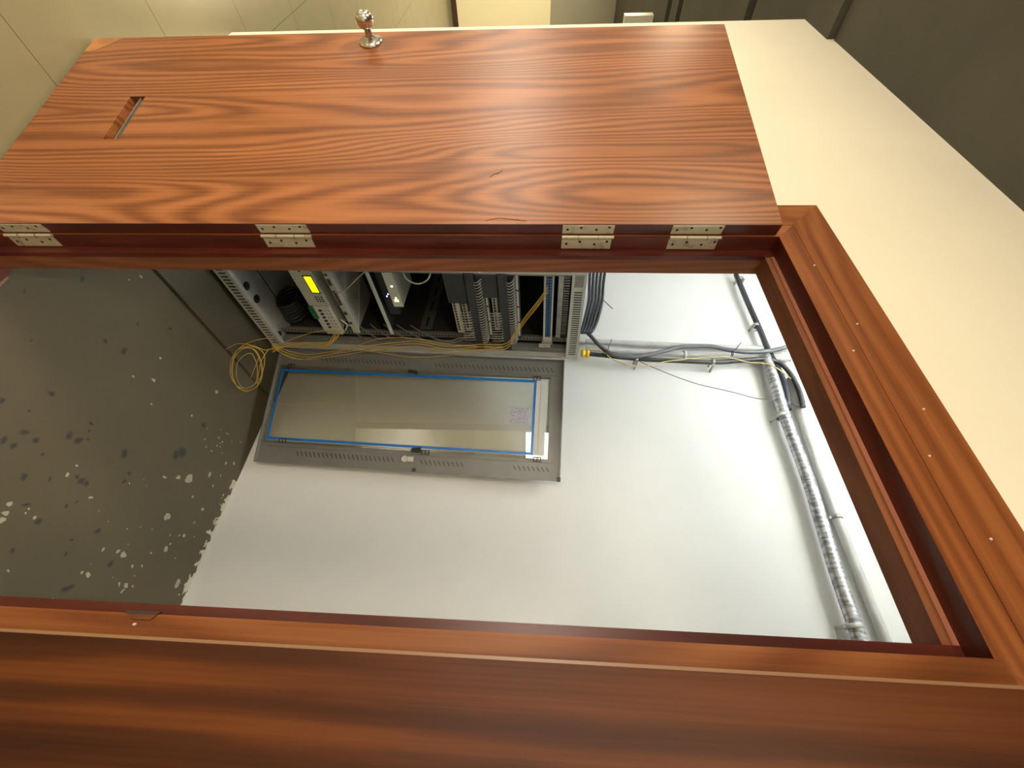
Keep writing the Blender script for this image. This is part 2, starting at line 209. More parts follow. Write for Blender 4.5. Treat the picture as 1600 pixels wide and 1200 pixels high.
M_dark = mat('void_black', (.008, .008, .008), .8)
M_dk2 = mat('slot_dark', (.03, .03, .027), .7)
M_rack = noisy('rack_beige_steel', (.43, .415, .37), (.47, .455, .40), 8, .45, 0, (1, 1, 1), .03, 300)
M_rackin = noisy('rack_inner_steel', (.16, .16, .15), (.19, .19, .18), 6, .5, .1)
M_rackbk = mat('rack_black', (.04, .041, .042), .55)
M_blackpl = mat('black_plastic', (.025, .027, .03), .5)
M_steel = noisy('zinc_steel', (.30, .29, .26), (.42, .40, .36), 30, .35, .6, lo=.3, hi=.7)
M_doorst = noisy('grey_door_steel', (.175, .172, .16), (.205, .20, .188), 5, .38, .1)
M_hinge = noisy('worn_zinc_hinge', (.56, .50, .38), (.30, .22, .14), 45, .42, .3, (1, 1, 1), 0, 80, .56, .78)
M_knob = noisy('brushed_steel', (.56, .52, .48), (.66, .62, .58), 40, .22, 1.0, (1, 1, 8))
M_white = mat('white_plastic', (.62, .60, .54), .45)
M_offw = noisy('off_white_casework', (.50, .48, .41), (.56, .54, .46), 9, .5)
M_pvc = noisy('white_pvc_pipe', (.44, .43, .41), (.52, .51, .48), 14, .4)
M_grc = mat('grey_cable_jacket', (.105, .108, .118), .5)
M_blc = mat('black_cable_jacket', (.022, .024, .028), .45)
M_wirec = mat('thin_grey_wire', (.12, .11, .10), .5)
M_yel = mat('yellow_fibre_jacket', (.66, .42, .05), .45)
M_yel2 = mat('pale_yellow_jacket', (.62, .50, .18), .45)
M_coup = mat('yellow_coupling', (.80, .50, .01), .4)
M_tube = noisy('dark_grey_tube', (.022, .022, .024), (.045, .043, .04), 20, .45)
M_patch = mat('patch_cord_grey', (.42, .41, .37), .5); M_lead = mat('lead_grey', (.20, .195, .18), .5)
M_blue = mat('blue_film', (.01, .16, .52), .35)
M_green = mat('green_terminal', (.02, .16, .06), .4)
M_bluec = mat('blue_connector', (.03, .14, .30), .4)
M_paper = noisy('printed_sticker', (.55, .52, .60), (.25, .24, .30), 160, .5, lo=.45, hi=.6)
M_label = mat('label_strip_white', (.62, .60, .56), .5)
def emis(name, c, s):
    m = mat(name, c, .4); b = m.node_tree.nodes['Principled BSDF']
    b.inputs['Emission Color'].default_value = (*c, 1); b.inputs['Emission Strength'].default_value = s; return m
M_lcd = emis('lcd_yellow', (.95, 1.0, .0), 1.1)
M_ledy = emis('led_yellow', (1, .95, .25), 4); M_ledb = emis('led_blue', (.4, .45, 1), 4)
M_diff = emis('lamp_diffuser', (1.0, .86, .62), 4.0)
M_tubee = emis('tube_diffuser', (.95, .98, 1.0), 4.0)
M_day = emis('daylight_pane', (1.0, .91, .76), 7.8)
# silver taped duct: crinkled foil rings
M_tape = mat('silver_tape', (.5, .5, .5), .35, .7); N, L, b = nodes(M_tape)
tc = N.new('ShaderNodeTexCoord'); mp = N.new('ShaderNodeMapping'); mp.inputs['Scale'].default_value = (70, 22, 22)
nz = N.new('ShaderNodeTexNoise'); nz.inputs['Scale'].default_value = 1.0; nz.inputs['Detail'].default_value = 5
cr = N.new('ShaderNodeValToRGB'); cr.color_ramp.elements[0].position = .38; cr.color_ramp.elements[0].color = (.24, .25, .27, 1); cr.color_ramp.elements[1].position = .58; cr.color_ramp.elements[1].color = (.60, .60, .62, 1)
bp = N.new('ShaderNodeBump'); bp.inputs['Strength'].default_value = .6; bp.inputs['Distance'].default_value = .004
L.new(tc.outputs['Object'], mp.inputs[0]); L.new(mp.outputs[0], nz.inputs['Vector']); L.new(nz.outputs['Fac'], cr.inputs[0]); L.new(cr.outputs[0], b.inputs['Base Color']); L.new(nz.outputs['Fac'], bp.inputs['Height']); L.new(bp.outputs[0], b.inputs['Normal'])
# clear door pane
M_glass = mat('clear_pane', (.80, .82, .76), .03); b = M_glass.node_tree.nodes['Principled BSDF']
N, L, b = nodes(M_glass); N.remove(b)
gl = N.new('ShaderNodeBsdfGlossy'); gl.inputs['Roughness'].default_value = .01; gl.inputs['Color'].default_value = (1, 1, 1, 1)
tr = N.new('ShaderNodeBsdfTransparent'); tr.inputs['Color'].default_value = (.95, .95, .91, 1)
fr = N.new('ShaderNodeFresnel'); fr.inputs['IOR'].default_value = 1.6; mx = N.new('ShaderNodeMixShader')
L.new(fr.outputs[0], mx.inputs[0]); L.new(tr.outputs[0], mx.inputs[1]); L.new(gl.outputs[0], mx.inputs[2]); L.new(mx.outputs[0], N['Material Output'].inputs[0])
# tiled lobby floor
def tile_mat():
    m = mat('beige_floor_tile', (.5, .45, .34), .22, 0, .5); N, L, b = nodes(m)
    tc = N.new('ShaderNodeTexCoord'); sp = N.new('ShaderNodeSeparateXYZ'); L.new(tc.outputs['Object'], sp.inputs[0])
    def M(op, x, y=None):
        n = N.new('ShaderNodeMath'); n.operation = op
        for i, q in enumerate((x, y)):
            if q is None: continue
            if isinstance(q, (int, float)): n.inputs[i].default_value = q
            else: L.new(q, n.inputs[i])
        return n.outputs[0]
    jx = M('LESS_THAN', M('PINGPONG', M('ADD', sp.outputs[0], 1.479 + 6.1), .305), .0015)
    jy = M('LESS_THAN', M('PINGPONG', M('ADD', sp.outputs[1], -.122 + 6.7), .335), .0015)
    j = M('MAXIMUM', jx, jy)
    nz = N.new('ShaderNodeTexNoise'); nz.inputs['Scale'].default_value = 5; nz.inputs['Detail'].default_value = 6; L.new(tc.outputs['Object'], nz.inputs['Vector'])
    cr = N.new('ShaderNodeValToRGB'); cr.color_ramp.elements[0].color = (.22, .20, .125, 1); cr.color_ramp.elements[1].color = (.27, .25, .16, 1); L.new(nz.outputs['Fac'], cr.inputs[0])
    mx = N.new('ShaderNodeMixRGB'); mx.inputs['Color2'].default_value = (.10, .085, .05, 1); L.new(j, mx.inputs[0]); L.new(cr.outputs[0], mx.inputs['Color1']); L.new(mx.outputs[0], b.inputs['Base Color'])
    return m
M_tile = tile_mat()
# bare cement floor with paint spatter and damp spots, each at its own place
def cement_mat():
    m = mat('spattered_cement', (.12, .10, .065), .75, 0, .3); N, L, b = nodes(m)
    tc = N.new('ShaderNodeTexCoord')
    nz = N.new('ShaderNodeTexNoise'); nz.inputs['Scale'].default_value = 22; nz.inputs['Detail'].default_value = 3; L.new(tc.outputs['Object'], nz.inputs['Vector'])
    sb = N.new('ShaderNodeVectorMath'); sb.operation = 'SUBTRACT'; L.new(nz.outputs['Color'], sb.inputs[0]); sb.inputs[1].default_value = (.5, .5, .5)
    sc = N.new('ShaderNodeVectorMath'); sc.operation = 'SCALE'; sc.inputs[3].default_value = .042; L.new(sb.outputs[0], sc.inputs[0])
    ad = N.new('ShaderNodeVectorMath'); ad.operation = 'ADD'; L.new(tc.outputs['Object'], ad.inputs[0]); L.new(sc.outputs[0], ad.inputs[1])
    fl = N.new('ShaderNodeVectorMath'); fl.operation = 'MULTIPLY'; fl.inputs[1].default_value = (1, 1, 0); L.new(ad.outputs[0], fl.inputs[0])
    def mask(L_, soft):
        prev = None
        for x, y, r in L_:
            d = N.new('ShaderNodeVectorMath'); d.operation = 'DISTANCE'; L.new(fl.outputs[0], d.inputs[0]); d.inputs[1].default_value = (x, y, 0)
            q = N.new('ShaderNodeMath'); q.operation = 'SUBTRACT'; q.inputs[0].default_value = 1.0
            dv = N.new('ShaderNodeMath'); dv.operation = 'DIVIDE'; L.new(d.outputs['Value'], dv.inputs[0]); dv.inputs[1].default_value = r * (1.2 if soft > 3 else 1.9)
            L.new(dv.outputs[0], q.inputs[1]); o = q.outputs[0]
            if prev is not None:
                mxn = N.new('ShaderNodeMath'); mxn.operation = 'MAXIMUM'; L.new(prev, mxn.inputs[0]); L.new(o, mxn.inputs[1]); o = mxn.outputs[0]
            prev = o
        k = N.new('ShaderNodeMath'); k.operation = 'MULTIPLY'; k.use_clamp = True; L.new(prev, k.inputs[0]); k.inputs[1].default_value = soft; return k.outputs[0]
    base = N.new('ShaderNodeTexNoise'); base.inputs['Scale'].default_value = 3; base.inputs['Detail'].default_value = 8; L.new(tc.outputs['Object'], base.inputs['Vector'])
    cr = N.new('ShaderNodeValToRGB'); cr.color_ramp.elements[0].color = (.075, .060, .034, 1); cr.color_ramp.elements[1].color = (.098, .079, .046, 1); L.new(base.outputs['Fac'], cr.inputs[0])
    m1 = N.new('ShaderNodeMixRGB'); m1.inputs['Color2'].default_value = (.022, .024, .026, 1); mm = mask(DARK, 1.6)
    hm = N.new('ShaderNodeMath'); hm.operation = 'MULTIPLY'; L.new(mm, hm.inputs[0]); hm.inputs[1].default_value = .85
    L.new(hm.outputs[0], m1.inputs[0]); L.new(cr.outputs[0], m1.inputs['Color1'])
    m2 = N.new('ShaderNodeMixRGB'); m2.inputs['Color2'].default_value = (.33, .30, .22, 1); L.new(mask(WHITE, 6), m2.inputs[0]); L.new(m1.outputs[0], m2.inputs['Color1'])
    # wall paint dripped along the foot of the back wall
    sp = N.new('ShaderNodeSeparateXYZ'); L.new(tc.outputs['Object'], sp.inputs[0])
    n3 = N.new('ShaderNodeTexNoise'); n3.inputs['Scale'].default_value = 30; n3.inputs['Detail'].default_value = 4; L.new(tc.outputs['Object'], n3.inputs['Vector'])
    a1 = N.new('ShaderNodeMath'); a1.operation = 'MULTIPLY_ADD'; L.new(n3.outputs['Fac'], a1.inputs[0]); a1.inputs[1].default_value = .16; L.new(sp.outputs[1], a1.inputs[2])
    g = N.new('ShaderNodeMath'); g.operation = 'GREATER_THAN'; L.new(a1.outputs[0], g.inputs[0]); g.inputs[1].default_value = 1.462
    gx = N.new('ShaderNodeMath'); gx.operation = 'GREATER_THAN'; L.new(sp.outputs[0], gx.inputs[0]); gx.inputs[1].default_value = -.78
    gm = N.new('ShaderNodeMath'); gm.operation = 'MULTIPLY'; L.new(g.outputs[0], gm.inputs[0]); L.new(gx.outputs[0], gm.inputs[1])
    m3 = N.new('ShaderNodeMixRGB'); m3.inputs['Color2'].default_value = (.5, .46, .35, 1); L.new(gm.outputs[0], m3.inputs[0]); L.new(m2.outputs[0], m3.inputs['Color1'])
    L.new(m3.outputs[0], b.inputs['Base Color'])
    bp = N.new('ShaderNodeBump'); bp.inputs['Strength'].default_value = .25; bp.inputs['Distance'].default_value = .002
    n4 = N.new('ShaderNodeTexNoise'); n4.inputs['Scale'].default_value = 120; L.new(tc.outputs['Object'], n4.inputs['Vector']); L.new(n4.outputs['Fac'], bp.inputs['Height']); L.new(bp.outputs[0], b.inputs['Normal'])
    return m
M_cement = cement_mat()
M_plinth = noisy('plinth_cement', (.055, .043, .023), (.07, .056, .03), 4, .8, 0, (1, 1, 1), .2, 120)

# ------------------------------------------------------------------ setting
XL, XR = -0.9061, -0.0515          # faces of the rebate, left and right
HT = 2.121                         # underside of the head rebate
XSL, XSR, HS = -0.8816, -0.0680, 2.099   # faces of the door stop
YB = 1.40466                       # back wall of the closet
FX = -2.566                        # free end of the door wall
def struct(name, mb, m, **k): o = mb.build(name, m, **k); o['kind'] = 'structure'; return o
CW = 0.135
struct('floor', MB().box(-14, 3.2, -5.1, .06, -.1, 0).box(-14, FX - .02, .06, 3.2, -.1, 0), M_tile)
struct('floor_closet', MB().box(-2.56, 1.6, .061, YB, -.1, 0), M_cement)
struct('trim_plinth', MB().box(-2.46, -1.2745, .15, YB, 0, .022), M_plinth, bevel=.003)
# door wall with the opening in it
w = MB(); t0, t1 = .02, .0935
w.box(FX, XL - .03, t0, t1, 0, 3.7).box(XR + .03, 3.2, t0, t1, 0, 3.7).box(XL - .03, XR + .03, t0, t1, HT + .03, 3.7)
struct('wall_front', w, M_cream)
struct('wall_back', MB().box(-2.56, 1.6, YB, YB + .1, -.1, 3.7), M_closet)
struct('wall_left', MB().box(FX, -2.47, t1, YB + .1, 0, 3.7), M_closet)
struct('wall_right', MB().box(1.5, 1.6, t1, YB, 0, 3.7), M_closet)
struct('ceiling_closet', MB().box(-2.56, 1.6, t1, YB + .1, 3.7, 3.8), M_closet)
# lobby ceiling: wide dark panels with gaps between them
c = MB()
c.box(-2.285, 3.2, -5.1, .02, 2.775, 2.85)
struct('ceiling', c, M_ceil)
c = MB()
for x0, x1 in ((FX, -2.30), (-3.21, FX), (-4.86, -3.33), (-5.28, -5.02), (-12.9, -5.45)): c.box(x0, x1, -5.1, .02 if x1 == -2.30 else 3.2, 2.75, 2.85)
struct('ceiling_bay', c, M_ceil)
struct('ceiling_void', MB().box(-14, FX, -5.1, 3.2, 3.05, 3.1), M_dark)
struct('wall_far', MB().box(-9.35, -9.25, -5.1, 3.2, 0, 1.67), M_creamedge)
struct('wall_far_upper', MB().box(-9.35, -9.25, -5.1, 3.2, 1.67, 3.05), M_grey_wall)
struct('baseboard_far', MB().box(-9.25, -9.235, -5, 3.1, 0, .09), mat('dark_skirting', (.055, .03, .015), .5))
struct('wall_side', MB().box(-9.25, FX, 3.1, 3.2, 0, 3.05), M_cream)
struct('wall_east', MB().box(3.1, 3.2, -5.1, .02, 0, 2.8), M_cream)
# wall behind the photographer, with a run of windows
wb = MB(); wins = [(-8.3, -3.7, .65, 1.55), (-1.05, .75, 1.0, 2.1)]
wb.box(-9.25, 3.1, -5.1, -5.0, 0, .55).box(-8.3, -3.7, -5.1, -5, .55, .65).box(-9.25, 3.1, -5.1, -5, 2.1, 2.8).box(-9.25, -8.3, -5.1, -5, .55, 2.1).box(-3.7, -1.05, -5.1, -5, .55, 2.1).box(.75, 3.1, -5.1, -5, .55, 2.1)
wb.box(-8.3, -3.7, -5.1, -5, 1.55, 2.1).box(-1.05, .75, -5.1, -5, .55, 1.0)
struct('wall_rear', wb, M_cream)
M_alu = mat('window_aluminium', (.5, .5, .48), .4, .5)
for i, (x0, x1, z0, z1) in enumerate(wins):
    e = empty(f'window_{i+1}', ((x0 + x1) / 2, -5.05, z0)); e['kind'] = 'structure'
    fr_ = MB(); hw = (x1 - x0) / 2; h = z1 - z0
    fr_.box(-hw, hw, -.04, .04, 0, .04).box(-hw, hw, -.04, .04, h - .04, h)
    n = max(2, int((x1 - x0) / .9))
    for k in range(n + 1):
        x = -hw + .02 + (2 * hw - .04) * k / n; fr_.box(x - .02, x + .02, -.04, .04, .04, h - .04)
    fr_.build('window_frame', M_alu, e)
    MB().box(-hw + .02, hw - .02, -.012, -.006, .02, h - .02).build('window_pane', M_day, e)
# recessed ceiling lamps
for i, (lx, ly, pw) in enumerate(LAMPS):
    lz = 2.775 if lx > -2.28 else 2.75
    o = empty('ceiling_lamp', (lx, ly, lz))
    tag(o, ['square recessed ceiling lamp above the open door leaf', 'square recessed ceiling lamp right of the doorway behind the camera', 'square recessed ceiling lamp beyond the free end of the cream wall', 'square recessed ceiling lamp in the far lobby near the yellow wall'][i], 'ceiling lamp', 'recessed lobby ceiling lamps')
    MB().box(-.30, .30, -.30, -.26, -.012, 0).box(-.30, .30, .26, .30, -.012, 0).box(-.30, -.26, -.26, .26, -.012, 0).box(.26, .30, -.26, .26, -.012, 0).build('frame', M_white, o)
    MB().box(-.26, .26, -.26, .26, -.006, 0).build('diffuser', M_diff, o)
o = empty('tube_lamp', (-1.35, .30, 3.42)); tag(o, 'slim batten tube lamp under the closet ceiling', 'tube lamp')
MB().box(-.6, .6, -.02, .02, -.008, .012).tube([(-.5, 0, .01), (-.5, 0, .28)], .004, 8).tube([(.5, 0, .01), (.5, 0, .28)], .004, 8).build('housing', M_white, o); MB().tube([(-.56, 0, -.022), (.56, 0, -.022)], .013, 12).build('tube', M_tubee, o)
area_o = None
# far bulkhead
tag(MB().box(-6.1, -6.0, .85, 3.1, 2.44, 2.749).build('bulkhead', M_cream), 'small cream downstand box hanging under the dark lobby ceiling', 'bulkhead')

# ------------------------------------------------------------------ door frame
df = empty('door_frame', (0, 0, 0)); tag(df, 'brown wood door frame with mitred casing around the open closet doorway', 'door frame')
def casing_side(xi, xo, name):
    m = MB(); q = 1 if xo > xi else -1; z0 = 0.0
    def seg(a, b, y): # strip of the casing between offsets a and b from the inner edge, mitred at the top
        xa, xb = xi + q * a, xi + q * b
        pts = [(xa, y), (xb, y), (xb, .02), (xa, .02)]
        lo = [(x, yy, z0) for x, yy in pts]; hi = [(xa, y, HT + a), (xb, y, HT + b), (xb, .02, HT + b), (xa, .02, HT + a)]
        m.hexa(lo + hi)
    seg(0, .046, 0.0); seg(.046, .118, -.0012); seg(.118, CW, .002)
    return m.build(name, M_cas_z, df)
cl = casing_side(XL, XL - CW, 'casing'); crr = casing_side(XR, XR + CW, 'casing')
m = MB()
def hseg(a, b, y):
    za, zb = HT + a, HT + b
    lo = [(XL - a, y, za), (XR + a, y, za), (XR + a, .02, za), (XL - a, .02, za)]
    hi = [(XL - b, y, zb), (XR + b, y, zb), (XR + b, .02, zb), (XL - b, .02, zb)]
    m.hexa(lo + hi)
hseg(0, .046, 0.0); hseg(.046, .118, -.0012); hseg(.118, CW, .002)
m.build('casing', M_cas_x, df)
# jambs: rebate face, stop face, lining
MB().box(XL - .03, XL + .0006, .0005, .040, 0, HT + .03).build('rebate', M_red, df)
MB().box(XR - .0006, XR + .03, .0005, .040, 0, HT + .03).build('rebate', M_red, df)
MB().box(XL, XR, .0005, .040, HT - .0006, HT + .03).build('rebate', M_redx, df)
MB().box(XL - .03, XSL, .040, .052, 0, HT + .03).build('door_stop', M_red, df)
MB().box(XSR, XR + .03, .040, .052, 0, HT + .03).build('door_stop', M_red, df)
MB().box(XSL, XSR, .040, .052, HT - .009, HT + .03).build('door_stop', M_salmon, df)
MB().box(XSL, XSR, .042, .0521, HS, HT - .009).build('stop_board', M_jamb_x, df)
MB().box(XL - .03, XSL - .001, .052, .0945, 0, HT + .03).build('jamb_lining', M_jamb, df)
MB().box(XSR + .001, XR + .03, .052, .0945, 0, HT + .03).build('jamb_lining', M_jamb, df)
MB().box(XSL - .001, XSR + .001, .052, .0945, HS + .001, HT + .03).build('jamb_lining', M_jamb_x, df)
MB().box(XL, XR, .045, .125, 0, .014).build('threshold', M_redx, df)
MB().box(XSL, XSR, .125, .131, 0, .016).build('threshold_edge', M_lip, df)
# worn strike recess on the right casing
MB().prism([(-.0518, .985), (-.0445, .992), (-.0445, 1.020), (-.0518, 1.026)], -.0016, .003, 'y').build('strike_recess', M_jamb, df)
MB().prism([(-.0545, .98), (-.0512, .98), (-.0516, 1.026), (-.0545, 1.03)], -.0022, .002, 'y').build('strike_plate', M_dk2, df)
# pale paint specks on the casing
sp_ = MB()
for x, z in ((-.80, 2.165), (-.62, 2.185), (-.42, 2.215), (-.33, 2.18), (-.2, 2.2), (-.038, 1.0), (-.12, 2.205), (-.55, 2.15)): sp_.lathe([(-.0026, 0), (-.0026, .0016), (0, .0022)], (x, 0, z), (0, 1, 0), 8)
sp_.build('paint_speck', M_label, df)

# ------------------------------------------------------------------ open door leaf
LA = .1897; LW, LH, LT = .8356, 2.1133, .0335
dvec = Vector((-math.cos(LA), -math.sin(LA), 0)); nvec = Vector((math.sin(LA), -math.cos(LA), 0)); hpt = Vector((-.9061, -.033, 0.012))
# local: x along the leaf from the hinge, y out of the back, z up
Ml = Matrix(((dvec.x, -nvec.x, 0, hpt.x), (dvec.y, -nvec.y, 0, hpt.y), (0, 0, 1, hpt.z), (0, 0, 0, 1)))
lf = empty('door_leaf', mat=Ml); tag(lf, 'reddish-brown laminate door leaf swung open against the cream wall', 'door')
h_ = LH - .012
# leaf built round its lock slot (.322-.515 across, .30 high, slanted by sag of the cut)
sx0, sx1, sz0, sz1 = .322, .515, .268, .316
m = MB(); m.box(0, sx0, 0, LT, 0, h_).box(sx1, LW, 0, LT, 0, h_).box(sx0, sx1, 0, LT, 0, sz0).box(sx0, sx1, 0, LT, sz1, h_)
m.build('leaf_panel', M_leaf, lf)
MB().box(-.0012, 0, .0005, LT - .0005, 0, h_).build('hinge_edge', M_red, lf)
MB().box(LW, LW + .0015, .0005, LT - .0005, 0, h_).build('free_edge', M_jamb, lf)
MB().box(sx0, sx1, LT - .006, LT - .002, sz0, sz1).box(sx0, sx1, .004, .03, sz1 - .02, sz1 - .0175, 1).build('lock_slot', [M_dk2, M_steel], lf)
MB().prism([(LW - .001, 0), (LW - .001, .10), (LW - .03, .08), (LW - .075, .03), (LW - .08, 0)], -.0006, .001).build('chipped_corner', M_raw, lf)
kn = MB().lathe([(0, .036), (-.003, .0375), (-.006, .036), (-.011, .028), (-.016, .015), (-.018, .0125)], (.778, 0, .975), (0, 1, 0), 40).build('knob_rose', M_knob, lf)
MB().lathe([(-.015, .0115), (-.036, .0105), (-.040, .014), (-.047, .0225), (-.056, .0268), (-.066, .0272), (-.076, .0235), (-.082, .017), (-.0835, .010), (-.0835, .004), (-.081, .0035), (-.081, 0)], (.778, 0, .975), (0, 1, 0), 40).build('door_knob', M_knob, lf)
MB().tube([(.160, -.0004, 1.40), (.172, -.0005, 1.412), (.176, -.0004, 1.425), (.186, -.0005, 1.432)], .0012, 5).build('scratch', M_raw, lf)
MB().tube([(.012, -.0004, 1.40), (.020, -.0005, 1.43), (.016, -.0004, 1.46), (.010, -.0005, 1.50)], .0012, 5).build('scratch', M_raw, lf)
# hinges: each its own plates and knuckle
for k, (za, zb, sk, wornlabel) in enumerate([(.100, .285, 0, 'hinge plate low on the door frame, dull and dirty'), (.829, .965, 0, None), (1.600, 1.7265, 0, None), (1.862, 1.984, 0, None)]):
    hg = empty('hinge'); hg.parent = df
    kz = (za + zb) / 2; H2 = min((zb - za) / 2, .066)
    zA, zB = kz - H2, kz + H2
    p1 = MB().box(XL, XL + .0016, .006, .036, zA, zB - .004)
    for q, (yy, dz) in enumerate(((.022, .012), (.016, .045), (.023, .082), (.015, .112))):
        p1.lathe([(.0010, .0034), (.0014, .0034), (.0014, 0)], (XL + .0004, yy, zA + dz), (1, 0, 0), 12, 1)
    p1.build('frame_plate', [M_hinge, M_dark], hg)
    # knuckle
    MB().tube([(XL + .0035, .001, zA), (XL + .0035, .001, zB)], .0042, 14).box(XL - .001, XL + .0082, -.0034, .0054, zA + .040, zA + .0407, 1).box(XL - .001, XL + .0082, -.0034, .0054, zA + .088, zA + .0887, 1).build('knuckle', [M_hinge, M_dark], hg)
    p2 = MB().box(-.003, -.0012, .002, .0285, zA - .012, zB - .012 - .002)
    for q, (yy, dz) in enumerate(((.015, .012), (.009, .045), (.015, .082), (.008, .112))):
        p2.lathe([(0.0004, .0034), (-.0003, .0034), (-.0003, 0)], (-.0029, yy, zA - .012 + dz), (1, 0, 0), 12, 1)
    p2.build('leaf_hinge_plate', [M_hinge, M_dark], lf)

# ------------------------------------------------------------------ neighbouring door leaf, near the camera on the right
A2 = math.radians(-1.0)
d2 = Vector((math.cos(A2), -math.sin(A2), 0)); n2 = Vector((-math.sin(A2), -math.cos(A2), 0))
Mn = Matrix(((d2.x, -n2.x, 0, -.0225), (d2.y, -n2.y, 0, -.068), (0, 0, 1, .012), (0, 0, 0, 1)))
nl = empty('door_leaf', mat=Mn); tag(nl, 'dark walnut-brown door leaf overlapping the right casing, nearest the camera', 'door')
MB().box(.0035, .80, 0, .036, 0, 2.13).build('leaf_panel', M_near, nl)
MB().box(0, .0035, .0005, .036, 0, 2.13).build('edge_lipping', M_lip, nl)

# ------------------------------------------------------------------ server rack
Rx, Ry, Rz = RACK_M
MR = Matrix(((Rx[0], Ry[0], Rz[0], RACK_O[0]), (Rx[1], Ry[1], Rz[1], RACK_O[1]), (Rx[2], Ry[2], Rz[2], RACK_O[2]), (0, 0, 0, 1)))
# rack frame of reference: x from the back-wall end towards the doorway, y out of the front, z up
rk = empty('server_rack', mat=MR); tag(rk, 'tall beige steel network rack with open front standing in the closet', 'server rack')
RW, RH, RD = .592, 1.704, .74
def Rk(q): return MR @ Vector(q)
# bottom and top fascias, cut into louvres
def fascia(z0, z1, s0, s1, pitch, slotw, a, b):
    m = MB(); m.box(0, RW, -.012, 0, z0, a).box(0, RW, -.012, 0, b, z1); D_ = -.0022
    x = s0; m.box(0, s0, -.012, 0, a, b)
    while x + pitch < s1: m.box(x + slotw, x + pitch, D_, 0, a, b); x += pitch
    m.box(x, RW, -.012, 0, a, b); m.box(s0 - .001, s1, -.0045, -.0024, a, b, 1)
    return m
fascia(0, .068, .04, .575, .0205, .0100, .012, .050).build('bottom_fascia', [M_rack, M_dark], rk)
fascia(1.642, 1.704, .035, .49, .0150, .0085, 1.656, 1.692).build('top_fascia', [M_rack, M_dark], rk)
g_ = MB().box(.505, .575, 0, .0015, 1.652, 1.693)
for i in range(9): g_.box(.508, .572, .0015, .0022, 1.655 + i * .0042, 1.6565 + i * .0042, 1)
g_.build('top_grille', [M_steel, M_dk2], rk)
MB().box(0, RW, -.022, -.012, .058, .068).box(.004, RW - .004, -.030, -.022, .030, .048).build('bottom_lip', M_rack, rk)
MB().box(0, .020, -.03, 0, .068, 1.642).box(.020, .050, -.030, -.026, .068, 1.642, 1).box(.050, .054, -.055, -.026, .068, 1.642, 1).build('front_post', [M_rack, M_rackin], rk)
MB().box(RW - .02, RW, -.03, 0, .068, 1.642).box(RW - .05, RW - .02, -.030, -.026, .068, 1.642, 1).build('front_post', [M_rack, M_rackin], rk)
MB().box(0, .004, -RD, -.03, .03, 1.68).build('side_panel', M_rackbk, rk)
MB().box(RW - .004, RW, -RD, -.03, .03, 1.68).build('side_panel', M_rackbk, rk)
MB().box(0, RW, -RD, -RD + .004, .03, 1.68).build('back_panel', M_rackbk, rk)
M_plate = noisy('galvanised_plate', (.34, .34, .32), (.46, .46, .43), 14, .5, 0, (1, 1, 1), .1, 120)
bpn = MB().box(.004, RW - .004, -RD + .004, -.04, .026, .030)
bpn.box(.06, .10, -.60, -.08, .030, .036).box(.004, RW - .004, -.20, -.195, .030, .0315, 2)
for (x, y) in ((0.391, -0.076), (0.299, -0.080)): bpn.lathe([(0, .022), (.002, .022), (.0021, 0)], (x, y, .0302), (0, 0, 1), 20, 1)
bpn.build('bottom_plate', [M_plate, M_dark, M_dk2], rk)
MB().box(.004, RW - .004, -RD + .004, -.02, 1.690, 1.696).build('top_plate', M_rackbk, rk)
def rail(x0, x1, name):
    m = MB().box(x0, x1, -.062, -.060, .07, 1.645)
    z = .085
    while z < 1.635: m.box((x0 + x1) / 2 - .005, (x0 + x1) / 2 + .005, -.0600, -.0592, z, z + .0075, 1); z += .0175
    m.box(x0 - .002, x0, -.10, -.060, .07, 1.645)
    return m.build(name, [M_rackin, M_dark], rk)
rail(.072, .100, 'mounting_rail'); rail(.530, .550, 'mounting_rail')
MB().box(.072, .100, -RD + .09, -RD + .088, .07, 1.645).build('rear_rail', M_rackbk, rk)
for i in range(4):
    fx, fy = ((.05, -.06), (RW - .05, -.06), (.05, -RD + .06), (RW - .05, -RD + .06))[i]
    MB().tube([(fx, fy, -.036), (fx, fy, .035)], .016, 12).build('foot', M_blackpl, rk)
# slotted depth strut on the inner side
ss = MB().box(.010, .016, -.66, -.165, .815, .885)
for k in range(4): ss.box(.0158, .0168, -.255 - k * .125, -.185 - k * .125, .845, .856, 1)
ss.build('side_strut', [mat('strut_grey', (.12, .122, .12), .5), M_dark], rk)
# cooling fins unit under the top
fn = MB()
for k in range(26): fn.box(.10 + k * .0155, .107 + k * .0155, -.11, -.075, 1.612, 1.638)
fn.build('vent_fins', M_steel, rk)
# hinge-side small brackets
MB().box(.058, .085, -.03, -.026, 1.50, 1.56).box(.070, .072, -.026, -.0255, 1.52, 1.545, 1).build('latch_bracket', [M_rack, M_dark], rk)

# rack door, opened past square so that its edge rests by the back wall
dl = 1.258; wv, nv2, vv = Vector(Rx), Vector(Ry), Vector(Rz)
ev = -wv * math.cos(dl) + nv2 * math.sin(dl); yv = vv.cross(ev); od = Vector(RACK_O) - wv * .016
MD = Matrix(((ev.x, yv.x, vv.x, od.x), (ev.y, yv.y, vv.y, od.y), (ev.z, yv.z, vv.z, od.z), (0, 0, 0, 1)))
rd = empty('rack_door'); rd.parent = rk; rd.matrix_basis = MR.inverted() @ MD
rd['label'] = 'grey steel rack door with a clear window edged in blue film'
DW, Z0, Z1 = .636, .039, 1.639
gx0, gx1, gz0, gz1 = .108, .518, .060, 1.560
m = MB(); m.box(0, DW, 0, .004, Z0, gz0).box(0, DW, 0, .004, gz1, Z1).box(0, gx0, 0, .004, gz0, gz1).box(gx1, DW, 0, .004, gz0, gz1)
